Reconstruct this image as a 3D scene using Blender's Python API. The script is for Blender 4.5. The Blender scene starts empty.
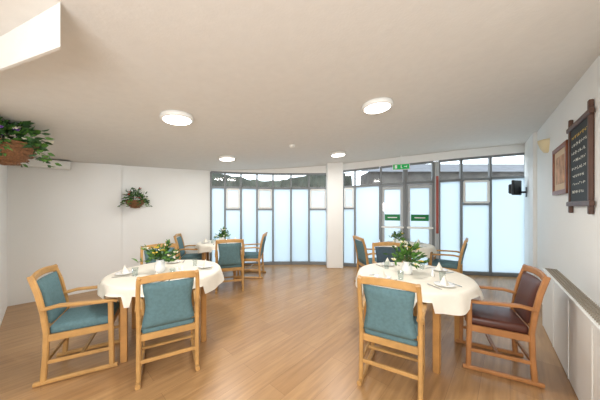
import bpy, bmesh, math, random
from mathutils import Vector, Matrix
random.seed(4)
F=233.33; HZ=207.0; EYE=1.5
def ceil_z(X): return EYE+1.03+0.065*X
def gx(px,z): return (px-300)/F*z

def lin(r,g,b):
    f=lambda c:(c/255/12.92) if c/255<=0.04045 else ((c/255+0.055)/1.055)**2.4
    return (f(r),f(g),f(b),1)
def mat(name,col,rough=0.5,metal=0,noise=0,nscale=8,bump=0,bscale=60,spec=None):
    m=bpy.data.materials.new(name); m.use_nodes=True
    nt=m.node_tree; b=nt.nodes['Principled BSDF']
    b.inputs['Roughness'].default_value=rough; b.inputs['Metallic'].default_value=metal
    b.inputs['Base Color'].default_value=col
    if spec is not None: b.inputs['Specular IOR Level'].default_value=spec
    tc=nt.nodes.new('ShaderNodeTexCoord')
    if noise>0:
        n=nt.nodes.new('ShaderNodeTexNoise'); n.inputs['Scale'].default_value=nscale; n.inputs['Detail'].default_value=5
        r=nt.nodes.new('ShaderNodeValToRGB')
        r.color_ramp.elements[0].position=0.3; r.color_ramp.elements[1].position=0.7
        r.color_ramp.elements[0].color=tuple(c*(1-noise) for c in col[:3])+(1,)
        r.color_ramp.elements[1].color=tuple(min(1,c*(1+noise)) for c in col[:3])+(1,)
        nt.links.new(tc.outputs['Object'],n.inputs['Vector']); nt.links.new(n.outputs['Fac'],r.inputs['Fac'])
        nt.links.new(r.outputs['Color'],b.inputs['Base Color'])
    if bump>0:
        n=nt.nodes.new('ShaderNodeTexNoise'); n.inputs['Scale'].default_value=bscale; n.inputs['Detail'].default_value=4
        bp=nt.nodes.new('ShaderNodeBump'); bp.inputs['Strength'].default_value=bump; bp.inputs['Distance'].default_value=0.01
        nt.links.new(tc.outputs['Object'],n.inputs['Vector']); nt.links.new(n.outputs['Fac'],bp.inputs['Height']); nt.links.new(bp.outputs['Normal'],b.inputs['Normal'])
    return m
def emat(name,col,s):
    m=bpy.data.materials.new(name); m.use_nodes=True; b=m.node_tree.nodes['Principled BSDF']
    b.inputs['Base Color'].default_value=col; b.inputs['Emission Color'].default_value=col; b.inputs['Emission Strength'].default_value=s
    return m
M={}
M['wall']=mat('wall_paint',lin(245,245,242),0.8,noise=0.01,nscale=2,bump=0.06,bscale=80)
M['ceil']=mat('ceiling_paint',lin(224,221,215),0.9,noise=0.02,nscale=14,bump=0.12,bscale=60)
M['white']=mat('white_gloss',lin(240,240,236),0.4)
M['frame']=mat('frame_grey',lin(124,128,130),0.45,metal=0.1)
M['dframe']=mat('door_frame',lin(186,190,192),0.45)
M['wood']=mat('beech_wood',lin(192,148,90),0.38,noise=0.16,nscale=9)
M['twood']=mat('table_wood',lin(186,136,78),0.4,noise=0.12,nscale=9)
M['teal']=mat('teal_fabric',lin(94,126,132),0.85,noise=0.1,nscale=40,bump=0.3,bscale=300)
M['dteal']=mat('slate_fabric',lin(66,84,96),0.85,noise=0.1,nscale=40)
M['brown']=mat('brown_leather',lin(86,48,38),0.4,noise=0.12,nscale=12)
M['dkwood']=mat('dark_wood',lin(172,118,70),0.4,noise=0.15,nscale=9)
M['cloth']=mat('tablecloth_linen',lin(240,234,220),0.85,noise=0.02,nscale=20,bump=0.15,bscale=200)
M['china']=mat('china',lin(248,248,246),0.2)
M['steel']=mat('steel',lin(190,190,190),0.25,metal=1)
M['leaf']=mat('leaf_green',lin(84,128,50),0.5,noise=0.4,nscale=30)
M['leafd']=mat('leaf_dark',lin(44,82,36),0.5,noise=0.4,nscale=30)
M['stem']=mat('stem_green',lin(70,90,40),0.6)
M['petalw']=mat('petal_white',lin(245,240,220),0.6)
M['petaly']=mat('petal_yellow',lin(232,200,70),0.6)
M['petalp']=mat('petal_purple',lin(120,80,170),0.6)
M['petalr']=mat('petal_red',lin(190,60,50),0.6)
M['wicker']=mat('wicker',lin(134,92,58),0.7,noise=0.35,nscale=60,bump=0.8,bscale=70)
M['black']=mat('black_plastic',lin(24,24,26),0.4)
M['board']=mat('blackboard',lin(44,50,52),0.7,noise=0.2,nscale=6)
M['chalk']=mat('chalk',lin(225,225,215),0.9)
M['chalky']=mat('chalk_yellow',lin(225,190,100),0.9)
M['dark']=mat('walnut',lin(84,54,38),0.45,noise=0.2,nscale=12)
M['pframe']=mat('picture_frame',lin(128,70,42),0.4,noise=0.15,nscale=12)
M['paper']=mat('picture_print',lin(190,150,120),0.7,noise=0.5,nscale=9)
M['mount']=mat('picture_mount',lin(215,190,160),0.8)
M['green']=emat('exit_green',lin(0,150,70),0.5)
M['greenm']=mat('sign_green',lin(0,120,60),0.5)
M['red']=mat('red_paint',lin(168,84,72),0.5)
M['cream']=mat('cream_plaster',lin(232,216,176),0.6)
M['grille']=mat('grille_metal',lin(150,140,125),0.5)
M['lamp']=emat('lamp_diffuser',lin(255,246,232),9)
M['hedge']=mat('hedge',lin(56,60,50),0.8,noise=0.7,nscale=1.5,bump=0.6,bscale=8)
M['brick']=mat('render_grey',lin(88,84,80),0.8,noise=0.4,nscale=3)
M['roof']=mat('slate_roof',lin(96,98,104),0.8,noise=0.3,nscale=4)
M['pave']=mat('paving',lin(205,204,200),0.8,noise=0.1,nscale=3)
# frosted glass
def frosted():
    m=bpy.data.materials.new('frosted_glass'); m.use_nodes=True; nt=m.node_tree; nt.nodes.clear()
    o=nt.nodes.new('ShaderNodeOutputMaterial'); t=nt.nodes.new('ShaderNodeBsdfTranslucent'); t.inputs[0].default_value=(0.50,0.60,0.66,1)
    g=nt.nodes.new('ShaderNodeBsdfGlossy'); g.inputs['Roughness'].default_value=0.3
    mx=nt.nodes.new('ShaderNodeMixShader'); mx.inputs[0].default_value=0.06
    nt.links.new(t.outputs[0],mx.inputs[1]); nt.links.new(g.outputs[0],mx.inputs[2]); nt.links.new(mx.outputs[0],o.inputs[0]); return m
def clear():
    m=bpy.data.materials.new('clear_glass'); m.use_nodes=True; nt=m.node_tree; nt.nodes.clear()
    o=nt.nodes.new('ShaderNodeOutputMaterial'); t=nt.nodes.new('ShaderNodeBsdfTransparent'); t.inputs[0].default_value=(0.9,0.93,0.93,1)
    g=nt.nodes.new('ShaderNodeBsdfGlossy'); g.inputs['Roughness'].default_value=0.05
    mx=nt.nodes.new('ShaderNodeMixShader'); mx.inputs[0].default_value=0.07
    nt.links.new(t.outputs[0],mx.inputs[1]); nt.links.new(g.outputs[0],mx.inputs[2]); nt.links.new(mx.outputs[0],o.inputs[0]); return m
M['frost']=frosted(); M['glass']=clear()
def floormat():
    m=bpy.data.materials.new('laminate_floor'); m.use_nodes=True; nt=m.node_tree; b=nt.nodes['Principled BSDF']; L=nt.links.new
    tc=nt.nodes.new('ShaderNodeTexCoord'); mp=nt.nodes.new('ShaderNodeMapping'); mp.inputs['Rotation'].default_value=(0,0,math.radians(-48))
    L(tc.outputs['Object'],mp.inputs['Vector'])
    br=nt.nodes.new('ShaderNodeTexBrick'); br.inputs['Scale'].default_value=1; br.inputs['Brick Width'].default_value=1.3; br.inputs['Row Height'].default_value=0.19
    br.inputs['Mortar Size'].default_value=0.0013; br.inputs['Color1'].default_value=lin(188,148,103); br.inputs['Color2'].default_value=lin(176,135,91); br.inputs['Mortar'].default_value=lin(146,108,72)
    L(mp.outputs[0],br.inputs['Vector'])
    m2=nt.nodes.new('ShaderNodeMapping'); m2.inputs['Scale'].default_value=(1.2,14,1); L(mp.outputs[0],m2.inputs['Vector'])
    n=nt.nodes.new('ShaderNodeTexNoise'); n.inputs['Scale'].default_value=2.0; n.inputs['Detail'].default_value=6; L(m2.outputs[0],n.inputs['Vector'])
    r=nt.nodes.new('ShaderNodeValToRGB'); r.color_ramp.elements[0].position=0.35; r.color_ramp.elements[1].position=0.7
    r.color_ramp.elements[0].color=(0.80,0.78,0.75,1); r.color_ramp.elements[1].color=(1.05,1.05,1.05,1); L(n.outputs['Fac'],r.inputs['Fac'])
    mx=nt.nodes.new('ShaderNodeMix'); mx.data_type='RGBA'; mx.blend_type='MULTIPLY'; mx.inputs[0].default_value=1
    L(br.outputs['Color'],mx.inputs[6]); L(r.outputs['Color'],mx.inputs[7]); L(mx.outputs[2],b.inputs['Base Color'])
    b.inputs['Roughness'].default_value=0.31; b.inputs['Specular IOR Level'].default_value=0.6
    return m
M['floor']=floormat()

class MB:
    def __init__(s): s.v=[];s.f=[];s.m=[];s.s=[];s.mats=[]
    def mi(s,k):
        if k not in s.mats: s.mats.append(k)
        return s.mats.index(k)
    def add(s,vs,fs,k,smooth=False):
        o=len(s.v); s.v+= [Vector(v) for v in vs]; i=s.mi(k)
        for f in fs: s.f.append([o+j for j in f]); s.m.append(i); s.s.append(smooth)
    def addbm(s,bm,k,smooth=False):
        bm.verts.index_update(); s.add([v.co.copy() for v in bm.verts],[[v.index for v in f.verts] for f in bm.faces],k,smooth); bm.free()
    def box(s,c,size,k,rot=None,bev=0,seg=1,smooth=False):
        bm=bmesh.new(); bmesh.ops.create_cube(bm,size=1)
        for v in bm.verts: v.co=Vector((v.co.x*size[0],v.co.y*size[1],v.co.z*size[2]))
        if bev>0: bmesh.ops.bevel(bm,geom=bm.edges[:],offset=bev,segments=seg,affect='EDGES',profile=0.5)
        for v in bm.verts:
            if rot is not None: v.co=rot@v.co
            v.co+=Vector(c)
        s.addbm(bm,k,smooth)
    def beam(s,p0,p1,w,d,k,side=(1,0,0),bev=0.004):
        p0=Vector(p0);p1=Vector(p1);ax=(p1-p0);L=ax.length;ax.normalize()
        sd=Vector(side); sd=(sd-ax*sd.dot(ax)).normalized(); t=ax.cross(sd)
        R=Matrix((sd,t,ax)).transposed()
        s.box((p0+p1)/2,(w,d,L),k,rot=R,bev=bev)
    def sweep(s,pts,w,h,k,side=(1,0,0),smooth=False):
        pts=[Vector(p) for p in pts]; n=len(pts); vs=[]
        c=min(w,h)*0.25
        for i,p in enumerate(pts):
            ax=(pts[min(i+1,n-1)]-pts[max(i-1,0)]).normalized(); sd=Vector(side); sd=(sd-ax*sd.dot(ax)).normalized(); t=ax.cross(sd)
            for a,b in ((-w/2+c,-h/2),(w/2-c,-h/2),(w/2,-h/2+c),(w/2,h/2-c),(w/2-c,h/2),(-w/2+c,h/2),(-w/2,h/2-c),(-w/2,-h/2+c)):
                vs.append(p+sd*a+t*b)
        fs=[]
        for i in range(n-1):
            for j in range(8): fs.append([i*8+j,i*8+(j+1)%8,(i+1)*8+(j+1)%8,(i+1)*8+j])
        fs.append(list(range(7,-1,-1))); fs.append([(n-1)*8+j for j in range(8)])
        s.add(vs,fs,k,smooth)
    def tube(s,pts,r,k,seg=8):
        pts=[Vector(p) for p in pts]; n=len(pts); vs=[]
        for i,p in enumerate(pts):
            ax=(pts[min(i+1,n-1)]-pts[max(i-1,0)]).normalized(); ref=Vector((0,0,1)) if abs(ax.z)<0.9 else Vector((1,0,0))
            a=ax.cross(ref).normalized(); b=ax.cross(a)
            for j in range(seg):
                t=2*math.pi*j/seg; vs.append(p+(a*math.cos(t)+b*math.sin(t))*r)
        fs=[[i*seg+j,i*seg+(j+1)%seg,(i+1)*seg+(j+1)%seg,(i+1)*seg+j] for i in range(n-1) for j in range(seg)]
        fs.append(list(range(seg))); fs.append([(n-1)*seg+j for j in range(seg)][::-1])
        s.add(vs,fs,k,True)
    def lathe(s,prof,c,k,seg=24,smooth=True,rot=None):
        vs=[];n=len(prof)
        for r,z in prof:
            for j in range(seg):
                t=2*math.pi*j/seg; p=Vector((r*math.cos(t),r*math.sin(t),z))
                if rot is not None: p=rot@p
                vs.append(p+Vector(c))
        fs=[[i*seg+j,i*seg+(j+1)%seg,(i+1)*seg+(j+1)%seg,(i+1)*seg+j] for i in range(n-1) for j in range(seg)]
        fs.append([(n-1)*seg+j for j in range(seg)]); fs.append([j for j in range(seg)][::-1])
        s.add(vs,fs,k,smooth)
    def leaf(s,p,d,L,w,k):
        p=Vector(p); d=Vector(d).normalized(); r=Vector((random.uniform(-1,1),random.uniform(-1,1),random.uniform(-.3,.3)))
        sd=d.cross(r)
        if sd.length<0.01: sd=Vector((1,0,0))
        sd.normalize(); nn=d.cross(sd)
        vs=[p,p+d*L*.35+sd*w/2-nn*L*.05,p+d*L*.7+sd*w*.35,p+d*L+nn*L*.15,p+d*L*.7-sd*w*.35,p+d*L*.35-sd*w/2-nn*L*.05,p+d*L*.45+nn*w*.12]
        s.add(vs,[[0,1,6],[1,2,6],[2,3,6],[3,4,6],[4,5,6],[5,0,6]],k,False)
    def blob(s,c,r,k,sub=1,sc=(1,1,1)):
        bm=bmesh.new(); bmesh.ops.create_icosphere(bm,subdivisions=sub,radius=r)
        for v in bm.verts: v.co=Vector((v.co.x*sc[0],v.co.y*sc[1],v.co.z*sc[2]))+Vector(c)
        s.addbm(bm,k,True)
    def mesh(s,name):
        me=bpy.data.meshes.new(name); me.from_pydata([tuple(v) for v in s.v],[],s.f)
        for k in s.mats: me.materials.append(M[k])
        me.polygons.foreach_set('material_index',s.m); me.polygons.foreach_set('use_smooth',s.s); me.update(); return me
    def obj(s,name,loc=(0,0,0),rz=0):
        return place(s.mesh(name),name,loc,rz)
def place(me,name,loc=(0,0,0),rz=0,scale=1):
    o=bpy.data.objects.new(name,me); o.location=loc; o.rotation_euler=(0,0,rz); o.scale=(scale,)*3
    bpy.context.scene.collection.objects.link(o); return o

# ---------------- room shell ----------------
RD=Vector((0.624,0.782)).normalized()
W0=Vector((2.26,1.73)); RN=Vector((-RD.y,RD.x))   # into room
def W(t,off=0): return W0+RD*t+RN*off
CL=Vector((-4.47,3.57)); LD=Vector((0.728,0.686)).normalized(); LN=Vector((LD.y,-LD.x))
GL=[(211,5.72),(225,5.84),(241,5.94),(257,6.02),(273,6.08),(291,6.10),(309,6.10),(327,6.06)]
GR=[(343,5.96),(355,5.88),(379,5.70),(404,5.52),(433,5.36),(439,5.32),(461,5.2),(490,5.1),(526,5.0)]
PL=[Vector((gx(p,z),z)) for p,z in GL]; PR=[Vector((gx(p,z),z)) for p,z in GR]
def htop(X): return EYE+(0.86 if X<0.9 else 0.90+0.062*(X-0.9))
def htr(X): return EYE+(0.49 if X<0.9 else 0.50+0.038*(X-0.9))
def wall(name,a,b,z0=None,z1=None,th=0.1,k='wall',outn=None,off=0):
    a=Vector(a);b=Vector(b);d=(b-a).normalized(); n=Vector((d.y,-d.x)) if outn is None else outn
    a=a+n*off;b=b+n*off
    zb=(0,0) if z0 is None else z0; zt=(ceil_z(a.x),ceil_z(b.x)) if z1 is None else z1
    m=MB(); vs=[]
    for q in (0,th):
        for p,zz in ((a,zb[0]),(b,zb[1]),(b,zt[1]),(a,zt[0])): vs.append((p.x+n.x*q,p.y+n.y*q,zz))
    m.add(vs,[[0,1,2,3],[7,6,5,4],[0,4,5,1],[1,5,6,2],[2,6,7,3],[3,7,4,0]],k); return m.obj(name)
LE=PL[0]
wall('wall_left',CL,LE,outn=-LN)
stepA=CL+LD*1.38
wall('wall_left_thicker',CL,stepA,outn=LN,th=0.08)
NL=Vector((-2.6,1.875)); 
wall('wall_side_left',CL,NL,outn=Vector((-LD.x,-LD.y)))
wall('wall_near_left',NL,(-2.6,-1.6),outn=Vector((-1,0)))
wall('wall_back',(-2.6,-1.6),(1.6,-1.6),outn=Vector((0,-1)))
WN=W(-1.05); wall('wall_near_right',(WN.x,-1.6),WN,outn=Vector((1,0)))
WE=W(4.2); wall('wall_right',WN,WE,outn=-RN)
wall('wall_right_pilaster',W(2.95),W(4.1),outn=RN,th=0.05)
# baseboards
wall('baseboard_left',stepA,LE,outn=LN,th=0.015,z0=(0,0),z1=(.09,.09),k='white')
wall('baseboard_right',W(1.5),W(2.94),outn=RN,th=0.015,z0=(0,0),z1=(.09,.09),k='white')
# ceiling
out=[CL,NL,Vector((-2.6,-1.6)),Vector((WN.x,-1.6)),WN,WE]+PR[::-1][1:]+PL[::-1]
cen=Vector((0,2.5)); m=MB(); n=len(out); vs=[]
for dz in (0,0.15):
    for p in out:
        q=cen+(p-cen)*1.03; vs.append((q.x,q.y,ceil_z(q.x)+dz))
fs=[list(range(n)),[n+i for i in range(n)][::-1]]+[[i,(i+1)%n,n+(i+1)%n,n+i] for i in range(n)]
m.add(vs,fs,'ceil'); m.obj('ceiling')
m=MB(); vs=[]
for dz in (0,-0.1):
    for p in out:
        q=cen+(p-cen)*1.02; vs.append((q.x,q.y,dz))
m.add(vs,fs,'floor'); m.obj('floor')
m=MB(); m.add([(-30,-12,-.12),(30,-12,-.12),(30,40,-.12),(-30,40,-.12)],[[0,1,2,3]],'pave'); m.obj('ground')
# downstand top-left
a=Vector((-1.12,1.09)); b=Vector((-2.58,1.60)); 
wall('trim_downstand',a,b,z0=(EYE+.75,EYE+.75),th=0.03,outn=Vector((-.72,.70)),k='ceil')
# small boxed trunking upper left corner
m=MB(); rot=Matrix.Rotation(math.atan2(LD.y,LD.x),3,'Z'); c=CL+LD*0.38+LN*0.17
m.box((c.x,c.y,ceil_z(c.x)-0.075),(0.62,0.16,0.13),'white',rot=rot,bev=.01); m.obj('trunking_box')
# pillar
m=MB(); m.box((0.865,5.86,1.30),(0.39,0.30,2.6-0.0),'wall',bev=0.012); 
for v in m.v:
    if v.z>2: v.z=ceil_z(v.x)
    elif v.z<0.5: v.z=max(v.z,0)
m.obj('column')
# facade
def window(name,a,b,hopper=False,last=False):
    m=MB(); d=(b-a); L=d.length; d.normalize(); n=Vector((-d.y,d.x)); mid=(a+b)/2
    def P(p,z): return (p.x,p.y,z)
    ta,tb=htop(a.x),htop(b.x); ra,rb=htr(a.x),htr(b.x); sd=(d.x,d.y,0); w=0.042
    m.beam(P(a,0),P(a,ta),w,0.07,'frame',side=sd)
    if last: m.beam(P(b,0),P(b,tb),w,0.07,'frame',side=sd)
    m.beam(P(a,.04),P(b,.04),0.07,0.08,'frame',side=(n.x,n.y,0))
    m.beam(P(a,ra),P(b,rb),0.07,0.05,'frame',side=(n.x,n.y,0)); m.beam(P(a,ta),P(b,tb),0.07,0.05,'frame',side=(n.x,n.y,0))
    def quad(z0a,z0b,z1a,z1b,k,o=0):
        aa=a+n*o; bb=b+n*o
        m.add([P(aa,z0a),P(bb,z0b),P(bb,z1b),P(aa,z1a)],[[0,1,2,3]],k)
    quad(.05,.05,ra,rb,'frost'); quad(ra,rb,ta,tb,'glass')
    if hopper:
        i0=a+d*0.05-n*0.03; i1=b-d*0.05-n*0.03; z1=(ra+rb)/2-.05; z0=z1-.46
        for q,r in (((i0,z0),(i1,z0)),((i0,z1),(i1,z1))): m.beam(P(*q),P(*r),0.04,0.045,'white',side=(n.x,n.y,0))
        for q in (i0,i1): m.beam(P(q,z0),P(q,z1),0.045,0.04,'white',side=sd)
        m.beam(P(a,z0-.04),P(b,z0-.04),0.06,0.035,'frame',side=(n.x,n.y,0))
    return m.obj(name)
wn=1
for i in range(len(PL)-1):
    window('window_%d'%wn,PL[i],PL[i+1],hopper=i in(1,3,6),last=i==len(PL)-2); wn+=1
for i in range(len(PR)-1):
    if i in (2,3,4): continue
    window('window_%d'%wn,PR[i],PR[i+1],hopper=i in(0,6),last=i==len(PR)-2); wn+=1
def door(name,a,b):
    m=MB(); d=(b-a); L=d.length; d.normalize(); n=Vector((-d.y,d.x)); sd=(d.x,d.y,0)
    def P(p,z,o=0): return (p.x+n.x*o,p.y+n.y*o,z)
    ta,tb=htop(a.x),htop(b.x); ra,rb=htr(a.x),htr(b.x)
    for p,t in ((a,ta),(b,tb)): m.beam(P(p,0),P(p,t),0.05,0.09,'frame',side=sd)
    m.beam(P(a,ra),P(b,rb),0.09,0.06,'frame',side=(n.x,n.y,0)); m.beam(P(a,ta),P(b,tb),0.07,0.05,'frame',side=(n.x,n.y,0))
    i0=a+d*.05;i1=b-d*.05; zt=min(ra,rb)-.06
    for p in (i0,i1): m.beam(P(p,0.01),P(p,zt),0.06,0.045,'dframe',side=sd)
    for z,h in ((.08,.14),(zt-.03,.06)): m.beam(P(i0,z),P(i1,z),0.044,h,'dframe',side=(n.x,n.y,0))
    m.add([P(i0,.1),P(i1,.1),P(i1,zt),P(i0,zt)],[[0,1,2,3]],'frost'); m.add([P(a,ra),P(b,rb),P(b,tb),P(a,ta)],[[0,1,2,3]],'glass')
    m.beam(P(i0,1.02,-.06),P(i1,1.02,-.06),0.04,0.05,'white',side=(n.x,n.y,0))
    for p in (i0,i1): m.beam(P(p,1.02,-.07),P(p,1.02,.0),0.04,0.08,'white',side=(0,0,1))
    c=(a+b)/2; R=Matrix.Rotation(math.atan2(d.y,d.x),3,'Z')
    m.box(P(c,1.25,-.03),(L*.66,0.012,0.15),'greenm',rot=R); m.box(P(c,1.25,-.038),(L*.4,0.006,0.02),'white',rot=R)
    m.box(P(i0+d*.01,1.5,-.03),(.03,.03,.2),'steel',rot=R)
    m.obj(name)
door('door_1',PR[2]+(PR[3]-PR[2])*.08,PR[3]); door('door_2',PR[3]+ (PR[4]-PR[3])*0.08,PR[4])
m=MB(); c=(PR[4]+PR[5])/2
m.box((c.x,c.y,htop(c.x)/2),(0.09,0.12,htop(c.x)),'dframe',bev=.01); m.box((c.x-.01,c.y-.07,1.55),(0.055,0.03,1.3),'red',bev=.01); m.obj('trim_door_post')
# fascia
k=1
for P_ in (PL,PR):
    for i in range(len(P_)-1):
        a,b=P_[i],P_[i+1]; wall('trim_%d'%k,a,b,z0=(htop(a.x)+.02,htop(b.x)+.02),th=0.1,outn=Vector((0,1)),off=-0.04); k+=1
# radiator cover
m=MB(); ang=math.atan2(RD.y,RD.x); R=Matrix.Rotation(ang,3,'Z')
t0,t1=-0.9,1.42; c=W((t0+t1)/2,0.068); L=t1-t0
m.box((c.x,c.y,.36),(L,.125,.70),'white',rot=R,bev=.004)
m.box((c.x,c.y,.722),(L+.02,.135,.03),'white',rot=R,bev=.004)
for j in range(4):
    p=W((t0+t1)/2,0.028+0.026*j); m.box((p.x,p.y,.740),(L-.06,.012,.008),'grille',rot=R)
for j in range(60):
    p=W(t0+.04+j*(L-.08)/59,0.067); m.box((p.x,p.y,.741),(.006,.10,.010),'grille',rot=R)
for j in range(5):
    p=W(t0+L*j/4.0+(0.01 if j==0 else (-.01 if j==4 else 0)),.134); m.box((p.x,p.y,.36),(.015,.006,.68),'white',rot=R)
m.obj('radiator_cover')

# blackboard menu
m=MB(); ta,tb=.22,.80; za,zb=EYE-.04,EYE+.86
def bx(t,off,z,st,so,sz,k,bev=0): 
    p=W(t,off); m.box((p.x,p.y,z),(st,so,sz),k,rot=R,bev=bev)
bx((ta+tb)/2,.012,(za+zb)/2,tb-ta,.02,zb-za-.12,'board')
for t in (ta,tb): bx(t,.018,(za+zb)/2,.04,.03,zb-za+.04,'dark',.006)
for z in (za+.07,zb-.08): bx((ta+tb)/2,.024,z,tb-ta+.12,.03,.045,'dark',.006)
random.seed(21)
for i in range(8):
    z=zb-.19-i*.075; tt=tb-.07-random.uniform(0,.05)
    while tt>ta+.09+random.uniform(0,.06):
        wl=random.randint(2,5)
        for q in range(wl):
            if random.random()<.5:
                bx(tt,.0235,z,.0045,.001,random.uniform(.02,.036),'chalky' if i in(0,) else 'chalk')
            bx(tt-.005,.0235,z+random.uniform(-.010,.010),.011,.001,.007,'chalky' if i in(0,) else 'chalk')
            tt-=.016
        tt-=.02
m.obj('menu_chalkboard')
m=MB(); ta,tb=.90,1.50; z0,z1=EYE+.17,EYE+.68; tc_=(ta+tb)/2
bx(tc_,.012,(z0+z1)/2,tb-ta,.02,z1-z0,'mount'); bx(tc_,.024,(z0+z1)/2,(tb-ta)*.6,.004,(z1-z0)*.62,'paper')
for t in (ta,tb): bx(t,.02,(z0+z1)/2,.05,.035,z1-z0+.05,'pframe',.006)
for z in (z0,z1): bx(tc_,.02,z,tb-ta+.05,.035,.05,'pframe',.006)
m.obj('framed_picture')
# wall uplighter
m=MB(); p=W(2.03,0.0); vs=[];N=12
prof=[(.0,-.11),(.05,-.10),(.09,-.04),(.115,.04),(.12,.07),(.105,.07),(.06,-.02)]
for r,z in prof:
    for j in range(N+1):
        t=math.pi*j/N; q=W(2.03+r*math.cos(t),r*math.sin(t)*.9); vs.append((q.x,q.y,EYE+.88+z))
fs=[[i*(N+1)+j,i*(N+1)+j+1,(i+1)*(N+1)+j+1,(i+1)*(N+1)+j] for i in range(len(prof)-1) for j in range(N)]
m.add(vs,fs,'cream',True); m.obj('wall_uplighter')
# tv
m=MB(); p=Vector((4.38,4.72)); Rv=Matrix.Rotation(math.radians(20),3,'Z')
m.box((p.x,p.y,EYE+.39),(.26,.05,.30),'black',rot=Rv,bev=.012); m.box((p.x,p.y+.07,EYE+.37),(.18,.10,.2),'black',rot=Rv,bev=.02)
q=W(3.78,0.05); m.beam((p.x,p.y+.06,EYE+.3),(q.x,q.y,EYE+.3),.04,.04,'black'); m.box((q.x,q.y,EYE+.3),(.16,.02,.2),'black',rot=R)
m.obj('wall_mounted_tv')
# exit sign
m=MB(); p=Vector((gx(401,5.35),5.35)); Rv=Matrix.Rotation(math.radians(-18),3,'Z'); zc=EYE+.92
m.box((p.x,p.y,zc),(.36,.05,.13),'white',rot=Rv,bev=.006)
def ex(dx,dz,sx,sz,k): 
    v=Rv@Vector((dx,-.028,0)); m.box((p.x+v.x,p.y+v.y,zc+dz),(sx,.006,sz),k,rot=Rv)
ex(0,0,.34,.11,'green')
def ex2(dx,dz,sx,sz):
    v=Rv@Vector((dx,-.033,0)); m.box((p.x+v.x,p.y+v.y,zc+dz),(sx,.004,sz),'china',rot=Rv)
ex2(-.11,0,.05,.08); ex2(.0,.03,.018,.018); ex2(0,-.005,.02,.04); ex2(.012,-.03,.03,.012); ex2(.09,0,.06,.014); ex2(.115,0,.014,.04)
m.beam((p.x,p.y,zc+.06),(p.x,p.y,ceil_z(p.x)),.02,.02,'white'); m.obj('exit_sign')
# ceiling lights
def cpt(px,y):
    r=(px-300)/F; s=(HZ-y)/F
    z=1.03/(s-.065*r); return Vector((r*z,z,EYE+s*z))
tilt=Matrix.Rotation(-math.atan(.065),3,'Y')
for px,y in ((177,116),(377,104),(227,157),(338,153)):
    c=cpt(px,y); m=MB()
    m.lathe([(.150,.0),(.157,-.015),(.157,-.035),(.147,-.046),(.136,-.046)],(0,0,0),'white',36,rot=tilt)
    m.lathe([(.134,-.044),(.126,-.052),(.09,-.058),(.04,-.061),(.001,-.062)],(0,0,0),'lamp',36,rot=tilt)
    m.obj('ceiling_light',loc=c)
    l=bpy.data.lights.new('lamp_light','AREA'); l.shape='DISK'; l.size=.26; l.energy=16; l.color=(1,.97,.93); lo=bpy.data.objects.new('lamp_light',l); lo.location=(c.x,c.y,c.z-.09); bpy.context.scene.collection.objects.link(lo)
c=cpt(292,145); m=MB(); m.lathe([(.05,0),(.052,-.02),(.04,-.035),(.001,-.04)],(0,0,0),'white',20,rot=tilt); m.obj('smoke_detector',loc=c)

# ---------------- chair ----------------
def chair(up='teal',wd='wood'):
    m=MB(); hw=.235
    for sx in (-1,1):
        x=sx*hw
        m.sweep([(x,-.25,.03),(x,-.235,.25),(x,-.23,.45),(x,-.25,.62),(x,-.285,.80),(x*.97,-.325,.93),(x*.95,-.333,.955)],.034,.042,wd)
        m.sweep([(x,.225,.03),(x,.22,.3),(x,.215,.645)],.034,.042,wd)
        m.sweep([(x,-.31,.02),(x,-.2,.022),(x,.1,.022),(x,.27,.02)],.038,.038,wd)
        m.sweep([(x,-.26,.655),(x*1.02,-.15,.675),(x*1.05,0,.668),(x*1.06,.13,.658),(x*1.05,.24,.655),(x*1.03,.265,.645)],.052,.026,wd)
        m.beam((x,-.23,.40),(x,.215,.40),.024,.06,wd)
        m.beam((x,-.23,.19),(x,.215,.19),.02,.032,wd)
    m.beam((-hw,.205,.395),(hw,.205,.395),.024,.06,wd,side=(0,1,0)); m.beam((-hw,-.22,.395),(hw,-.22,.395),.024,.06,wd,side=(0,1,0))
    m.beam((-hw,0,.19),(hw,0,.19),.032,.022,wd,side=(0,1,0))
    m.beam((-hw,-.238,.19),(hw,-.238,.19),.022,.032,wd,side=(0,1,0))
    pts=[]
    for i in range(9):
        u=-1+2*i/8; pts.append((u*hw*.98,-.318-.025*(1-u*u),.925+.018*(1-u*u)))
    m.sweep(pts,.03,.062,wd,side=(0,1,0))
    m.box((0,-.005,.455),(.435,.44,.085),up,bev=.03,seg=3,smooth=True)
    NX,NZ=10,12; grid=[]
    def prof(v):
        z=.475+v*(.895-.475); y=-.238-.085*max(0,(v-.15))**1.3; return y,z
    for side in (1,-1):
        for j in range(NZ+1):
            v=j/NZ; y,z=prof(v); hwid=.190+.012*math.cos(v*2*math.pi)+ (0.012*(1-v))
            for i in range(NX+1):
                u=-1+2*i/NX; th=.028*max(0,(1-abs(u)**4))**.5*max(0,(1-abs(2*v-1)**6))**.5+.004
                grid.append((u*hwid,y-.02*(1-u*u)*v+side*th,z))
    n1=(NX+1)*(NZ+1); fs=[]
    for s_ in (0,1):
        for j in range(NZ):
            for i in range(NX):
                a=s_*n1+j*(NX+1)+i; q=[a,a+1,a+NX+2,a+NX+1]; fs.append(q if s_ else q[::-1])
    b=[i for i in range(NX+1)]+[j*(NX+1)+NX for j in range(1,NZ+1)]+[NZ*(NX+1)+i for i in range(NX-1,-1,-1)]+[j*(NX+1) for j in range(NZ-1,0,-1)]
    for i in range(len(b)): fs.append([b[i],b[(i+1)%len(b)],n1+b[(i+1)%len(b)],n1+b[i]])
    m.add(grid,fs,up,True)
    m.beam((-hw,-.232,.50),(hw,-.232,.50),.02,.035,wd,side=(0,1,0))
    return m.mesh('dining_chair')
CT=chair(); CB=chair('brown','dkwood'); CD=chair('dteal','wood')
CH=[]
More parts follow.
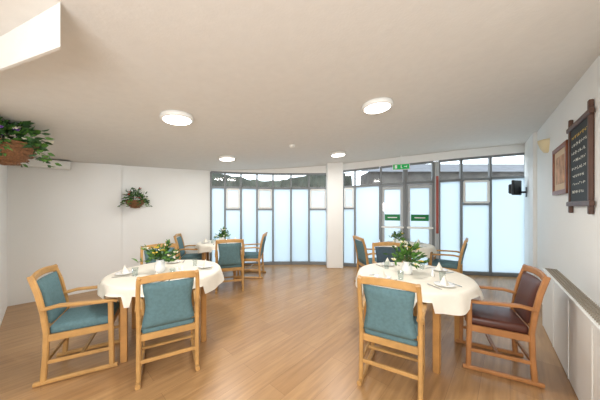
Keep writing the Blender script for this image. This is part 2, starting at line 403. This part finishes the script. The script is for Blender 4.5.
def ch(me,x,y,dx,dy,name='dining_chair'):
    d=Vector((dx,dy)).normalized(); CH.append((Vector((x,y)),d))
    place(me,name,(x,y,0.001),math.atan2(dy,dx)-math.pi/2,.965)
ch(CT,-2.06,2.28,.88,.48)
ch(CT,-1.28,2.28,-.5,.87)
ch(CT,-1.94,3.30,.5,-.62)
ch(CT,.84,2.10,.5,.87)
ch(CB,1.86,2.27,-.87,.45)
ch(CD,1.36,3.40,-.1,-1)
ch(CT,1.42,4.50,1,.15)
ch(CT,2.72,4.36,-.78,.62)
ch(CT,-1.32,4.38,-.3,.95)
ch(CT,-1.08,5.12,-1,0)
ch(CT,-2.25,4.95,.95,.25)

# ---------------- tables ----------------
def table(x,y,Rr,name='dining_table',rz=0):
    m=MB(); hr=Rr-.04
    m.lathe([(0.001,.712),(hr-.02,.712),(hr,.72),(hr,.738),(hr-.01,.742),(.001,.742)],(0,0,0),'twood',48)
    q=hr*.62
    for sx in (-1,1):
        for sy in (-1,1): m.beam((sx*q,sy*q,.0),(sx*q,sy*q,.712),.055,.055,'twood')
        m.beam((sx*q,-q,.67),(sx*q,q,.67),.025,.07,'twood'); m.beam((-q,sx*q,.67),(q,sx*q,.67),.025,.07,'twood',side=(0,1,0))
    N=160; rings=[(0.001,.748,0),(hr*.6,.748,0),(hr-.01,.748,0),(hr+.008,.743,0),(hr+.018,.728,.15),(hr+.024,.705,.35),(hr+.028,.68,.55),(hr+.034,.64,.85),(hr+.04,.595,1.0)]
    vs=[]
    for r,z,w in rings:
        for j in range(N):
            t=2*math.pi*j/N; f=math.sin(9*t+.8*math.sin(3*t)+x)*.018*w+math.sin(17*t)*.006*w
            dz=-.03*w*math.cos(4*t+y)
            X=(r+f)*math.cos(t); Y=(r+f)*math.sin(t); Z=z+dz
            wx=x+X*math.cos(rz)-Y*math.sin(rz); wy=y+X*math.sin(rz)+Y*math.cos(rz)
            if Z<.675:
                for c,d in CH:   # cloth rests on chair arms
                    rel=Vector((wx,wy))-c; ly=rel.dot(d); lx=rel.dot(Vector((d.y,-d.x)))
                    if .17<abs(lx)<.32 and -.3<ly<.33: Z=.672+ (Z-.6)*.05
            vs.append((X,Y,Z))
    fs=[[i*N+j,i*N+(j+1)%N,(i+1)*N+(j+1)%N,(i+1)*N+j] for i in range(len(rings)-1) for j in range(N)]+[list(range(N))]
    m.add(vs,fs,'cloth',True)
    return m.obj(name,(x,y,0),rz)
T=[(-1.57,2.76,.62),(1.26,2.62,.61),(-1.70,5.0,.50),(2.15,4.72,.52)]
for i,(x,y,r) in enumerate(T): table(x,y,r,rz=(.5,.75,.3,.2)[i])
ZT=.750
def flowers(x,y,s=1,seed=1,flow=('petalw','petaly')):
    random.seed(seed); m=MB()
    m.lathe([(.001,0),(.035,0),(.045,.03),(.04,.07),(.028,.095),(.034,.11),(.028,.108),(.022,.09)],(0,0,0),'china',20)
    for i in range(30):
        a=random.uniform(0,6.28); e=random.uniform(.0,1.4); L=random.uniform(.10,.19); d=Vector((math.cos(a)*math.cos(e),math.sin(a)*math.cos(e),math.sin(e)))
        p0=Vector((0,0,.10)); p1=p0+d*L; m.tube([p0,(p0+p1)/2+Vector((0,0,.01)),p1],.0018,'stem',5)
        for q in range(6):
            pp=p0+(p1-p0)*random.uniform(.3,1); dd=d+Vector((random.uniform(-.9,.9),random.uniform(-.9,.9),random.uniform(-.5,.5)))
            m.leaf(pp,dd,random.uniform(.04,.07),random.uniform(.015,.028),random.choice(('leaf','leaf','leafd')))
        if i%3==0:
            k=random.choice(flow)
            for q in range(6):
                t=q*1.047; m.leaf(p1,Vector((math.cos(t),math.sin(t),.4)),.026,.018,k)
            m.blob(p1,.008,'petaly')
    o=m.obj('flower_vase',(x,y,ZT)); o.scale=(s,)*3; return o
flowers(-1.62,2.70,1.3,1); flowers(1.20,2.62,1.3,2); flowers(-1.66,5.0,1.0,3,('petalw','petalw')); flowers(1.98,4.72,.95,4,('petalw','petaly'))
def setting(tx,ty,ang,r):
    m=MB(); d=Vector((math.cos(ang),math.sin(ang))); s=Vector((-d.y,d.x)); c=Vector((tx,ty))+d*r
    m.lathe([(.001,.004),(.05,.004),(.085,.014),(.088,.016),(.085,.018),(.05,.008),(.001,.008)],(0,0,0),'china',28)
    m.add([(-.05,0,.009),(.05,0,.009),(0,.0,.10),(0,.035,.009),(0,-.035,.009)],[[0,3,2],[3,1,2],[1,4,2],[4,0,2]],'cloth')
    for o in (-.12,.12):
        m.box((s.x*o,s.y*o,.004),(.012,.16,.003),'steel',rot=Matrix.Rotation(ang-math.pi/2,3,'Z'))
    m.obj('place_setting',(c.x,c.y,ZT))
    g=MB(); q=c+s*.12-d*.13
    g.lathe([(.001,0),(.026,0),(.024,.004),(.032,.09),(.030,.09),(.022,.006),(.001,.006)],(0,0,0),'glass',18); 
    g.obj('drinking_glass',(q.x,q.y,ZT))
for x,y,r in T:
    for a in (0.35,1.9,3.5,5.0): setting(x,y,a,r-.20)
for dx,dy in ((.12,-.05),(.15,.0)):
    for k in (0,1):
        m=MB(); m.lathe([(.001,0),(.016,0),(.018,.02),(.012,.05),(.013,.058),(.006,.066),(.001,.067)],(0,0,0),'china',14); m.obj('salt_shaker',(T[k][0]+dx+.05,T[k][1]+dy-.05,ZT))
# ---------------- hanging baskets ----------------
def basket(x,y,z,r,seed,wallp,flow,nl=220):
    random.seed(seed); m=MB()
    prof=[(.001,-r*.95),(r*.35,-r*.88),(r*.65,-r*.66),(r*.88,-r*.33),(r,0),(r*1.04,.01),(r*.95,.0),(r*.5,-.02),(.001,0)]
    m.lathe(prof,(0,0,0),'wicker',28)
    for i in range(5):
        zz=-r*.85+i*r*.19; rr=math.sqrt(max(.01,1-(zz/r*1.02)**2))*r*1.0
        m.tube([(rr*math.cos(t*.2618),rr*math.sin(t*.2618),zz) for t in range(25)],.006,'wicker',6)
    m.tube([(r*1.03*math.cos(t*.2618),r*1.03*math.sin(t*.2618),.005) for t in range(25)],.010,'wicker',6)
    w=Vector(wallp)-Vector((x,y)); 
    m.tube([(w.x,w.y,-.1),(w.x,w.y,r*1.5),(w.x*.5,w.y*.5,r*1.6),(0,0,r*1.45)],.006,'black',6)
    for i in range(3):
        t=i*2.09+.5; m.tube([(r*math.cos(t),r*math.sin(t),0),(0,0,r*1.45)],.0025,'black',5)
    for i in range(nl):
        a=random.uniform(0,6.28); e=random.uniform(-.15,1.45); L=random.uniform(.4,1.35)*r
        d=Vector((math.cos(a)*math.cos(e),math.sin(a)*math.cos(e),math.sin(e)*.95))
        p=Vector((0,0,r*.12))+d*L
        m.leaf(p,d+Vector((random.uniform(-.6,.6),random.uniform(-.6,.6),random.uniform(-.6,.4))),random.uniform(.25,.5)*r,random.uniform(.12,.22)*r,random.choice(('leaf','leafd','leafd')))
        if i%16==0:
            k=random.choice(flow)
            for q in range(6):
                t=q*1.047; m.leaf(p+d*.05,Vector((math.cos(t),math.sin(t),.4)),.16*r,.12*r,k)
    for i in range(9):
        a=i*.7; p=Vector((r*math.cos(a),r*math.sin(a),.02)); 
        for q in range(7):
            p=p+Vector((math.cos(a)*.014,math.sin(a)*.014,-.006-.004*q))*(r/.17)
            for z_ in range(2): m.leaf(p,(math.cos(a+q*2+z_),math.sin(a+q*2+z_),-.4),.32*r,.14*r,random.choice(('leaf','leafd')))
    m.obj('hanging_basket',(x,y,z))
basket(-2.92,2.30,EYE+.62,.22,11,(-3.06,2.25),('petalp','petalw','petalw'),420)
wp=CL+LD*1.58; bp=wp+LN*.2
basket(bp.x,bp.y,EYE+.12,.155,12,(wp.x,wp.y),('petalw','petalr','petalr'),170)
# low white radiator on the left wall
m=MB(); Rl=Matrix.Rotation(math.atan2(LD.y,LD.x),3,'Z'); c=CL+LD*2.65+LN*.07
m.box((c.x,c.y,.40),(.62,.06,.5),'white',rot=Rl,bev=.01)
for j in range(14):
    p=CL+LD*(2.37+j*.043)+LN*.103; m.box((p.x,p.y,.40),(.014,.012,.44),'white',rot=Rl)
for j in (2.4,2.9):
    p=CL+LD*j+LN*.05; m.box((p.x,p.y,.08),(.02,.02,.16),'white',rot=Rl)
m.obj('panel_radiator')

# ---------------- outside ----------------
random.seed(9)
def hedge(name,x0,x1,y,h,k,amp,th=1.2):
    m=MB(); N=60; vs=[]; 
    for i in range(N+1):
        x=x0+(x1-x0)*i/N; hh=h+math.sin(x*.9)*amp+random.uniform(-amp,amp)*.25
        for yy,zz in ((y,-.12),(y-random.uniform(0,.2),h*.4),(y-random.uniform(0,.25),h*.75),(y+.2,hh),(y+th,hh-.1),(y+th,-.12)): vs.append((x,yy,zz))
    fs=[[i*6+j,(i+1)*6+j,(i+1)*6+j+1,i*6+j+1] for i in range(N) for j in range(5)]
    m.add(vs,fs,k,False); m.obj(name)
hedge('garden_hedge',-9,2.8,12.5,3.15,'hedge',.22)
m=MB(); m.box((8.0,12.5,1.6),(9,2,3.4),'brick'); m.add([(3,11.2,3.2),(13,11.2,3.2),(13,13.6,4.0),(3,13.6,4.0)],[[0,1,2,3]],'roof'); m.obj('neighbour_building')

# ---------------- light ----------------
w=bpy.data.worlds.new('World'); bpy.context.scene.world=w; w.use_nodes=True
bg=w.node_tree.nodes['Background']; bg.inputs[0].default_value=(0.84,0.92,1.0,1); bg.inputs[1].default_value=3.5
def area(name,loc,target,size,e,col):
    l=bpy.data.lights.new(name,'AREA'); l.size=size; l.energy=e; l.color=col; o=bpy.data.objects.new(name,l); o.location=loc
    o.rotation_euler=(Vector(target)-Vector(loc)).to_track_quat('-Z','Y').to_euler(); bpy.context.scene.collection.objects.link(o)
area('rear_fill_light',(-.4,-1.3,1.7),(0,4,1.3),1.6,103,(.96,.98,1))  # unseen fill lamp added behind the camera to brighten the room
cam=bpy.data.cameras.new('Camera'); cam.lens=14; cam.sensor_width=36; cam.shift_y=(HZ-200)/600; cam.clip_start=.05
co=bpy.data.objects.new('Camera',cam); co.location=(0,0,EYE); co.rotation_euler=(math.pi/2,0,0); bpy.context.scene.collection.objects.link(co); bpy.context.scene.camera=co
bpy.context.scene.view_settings.view_transform='Standard'
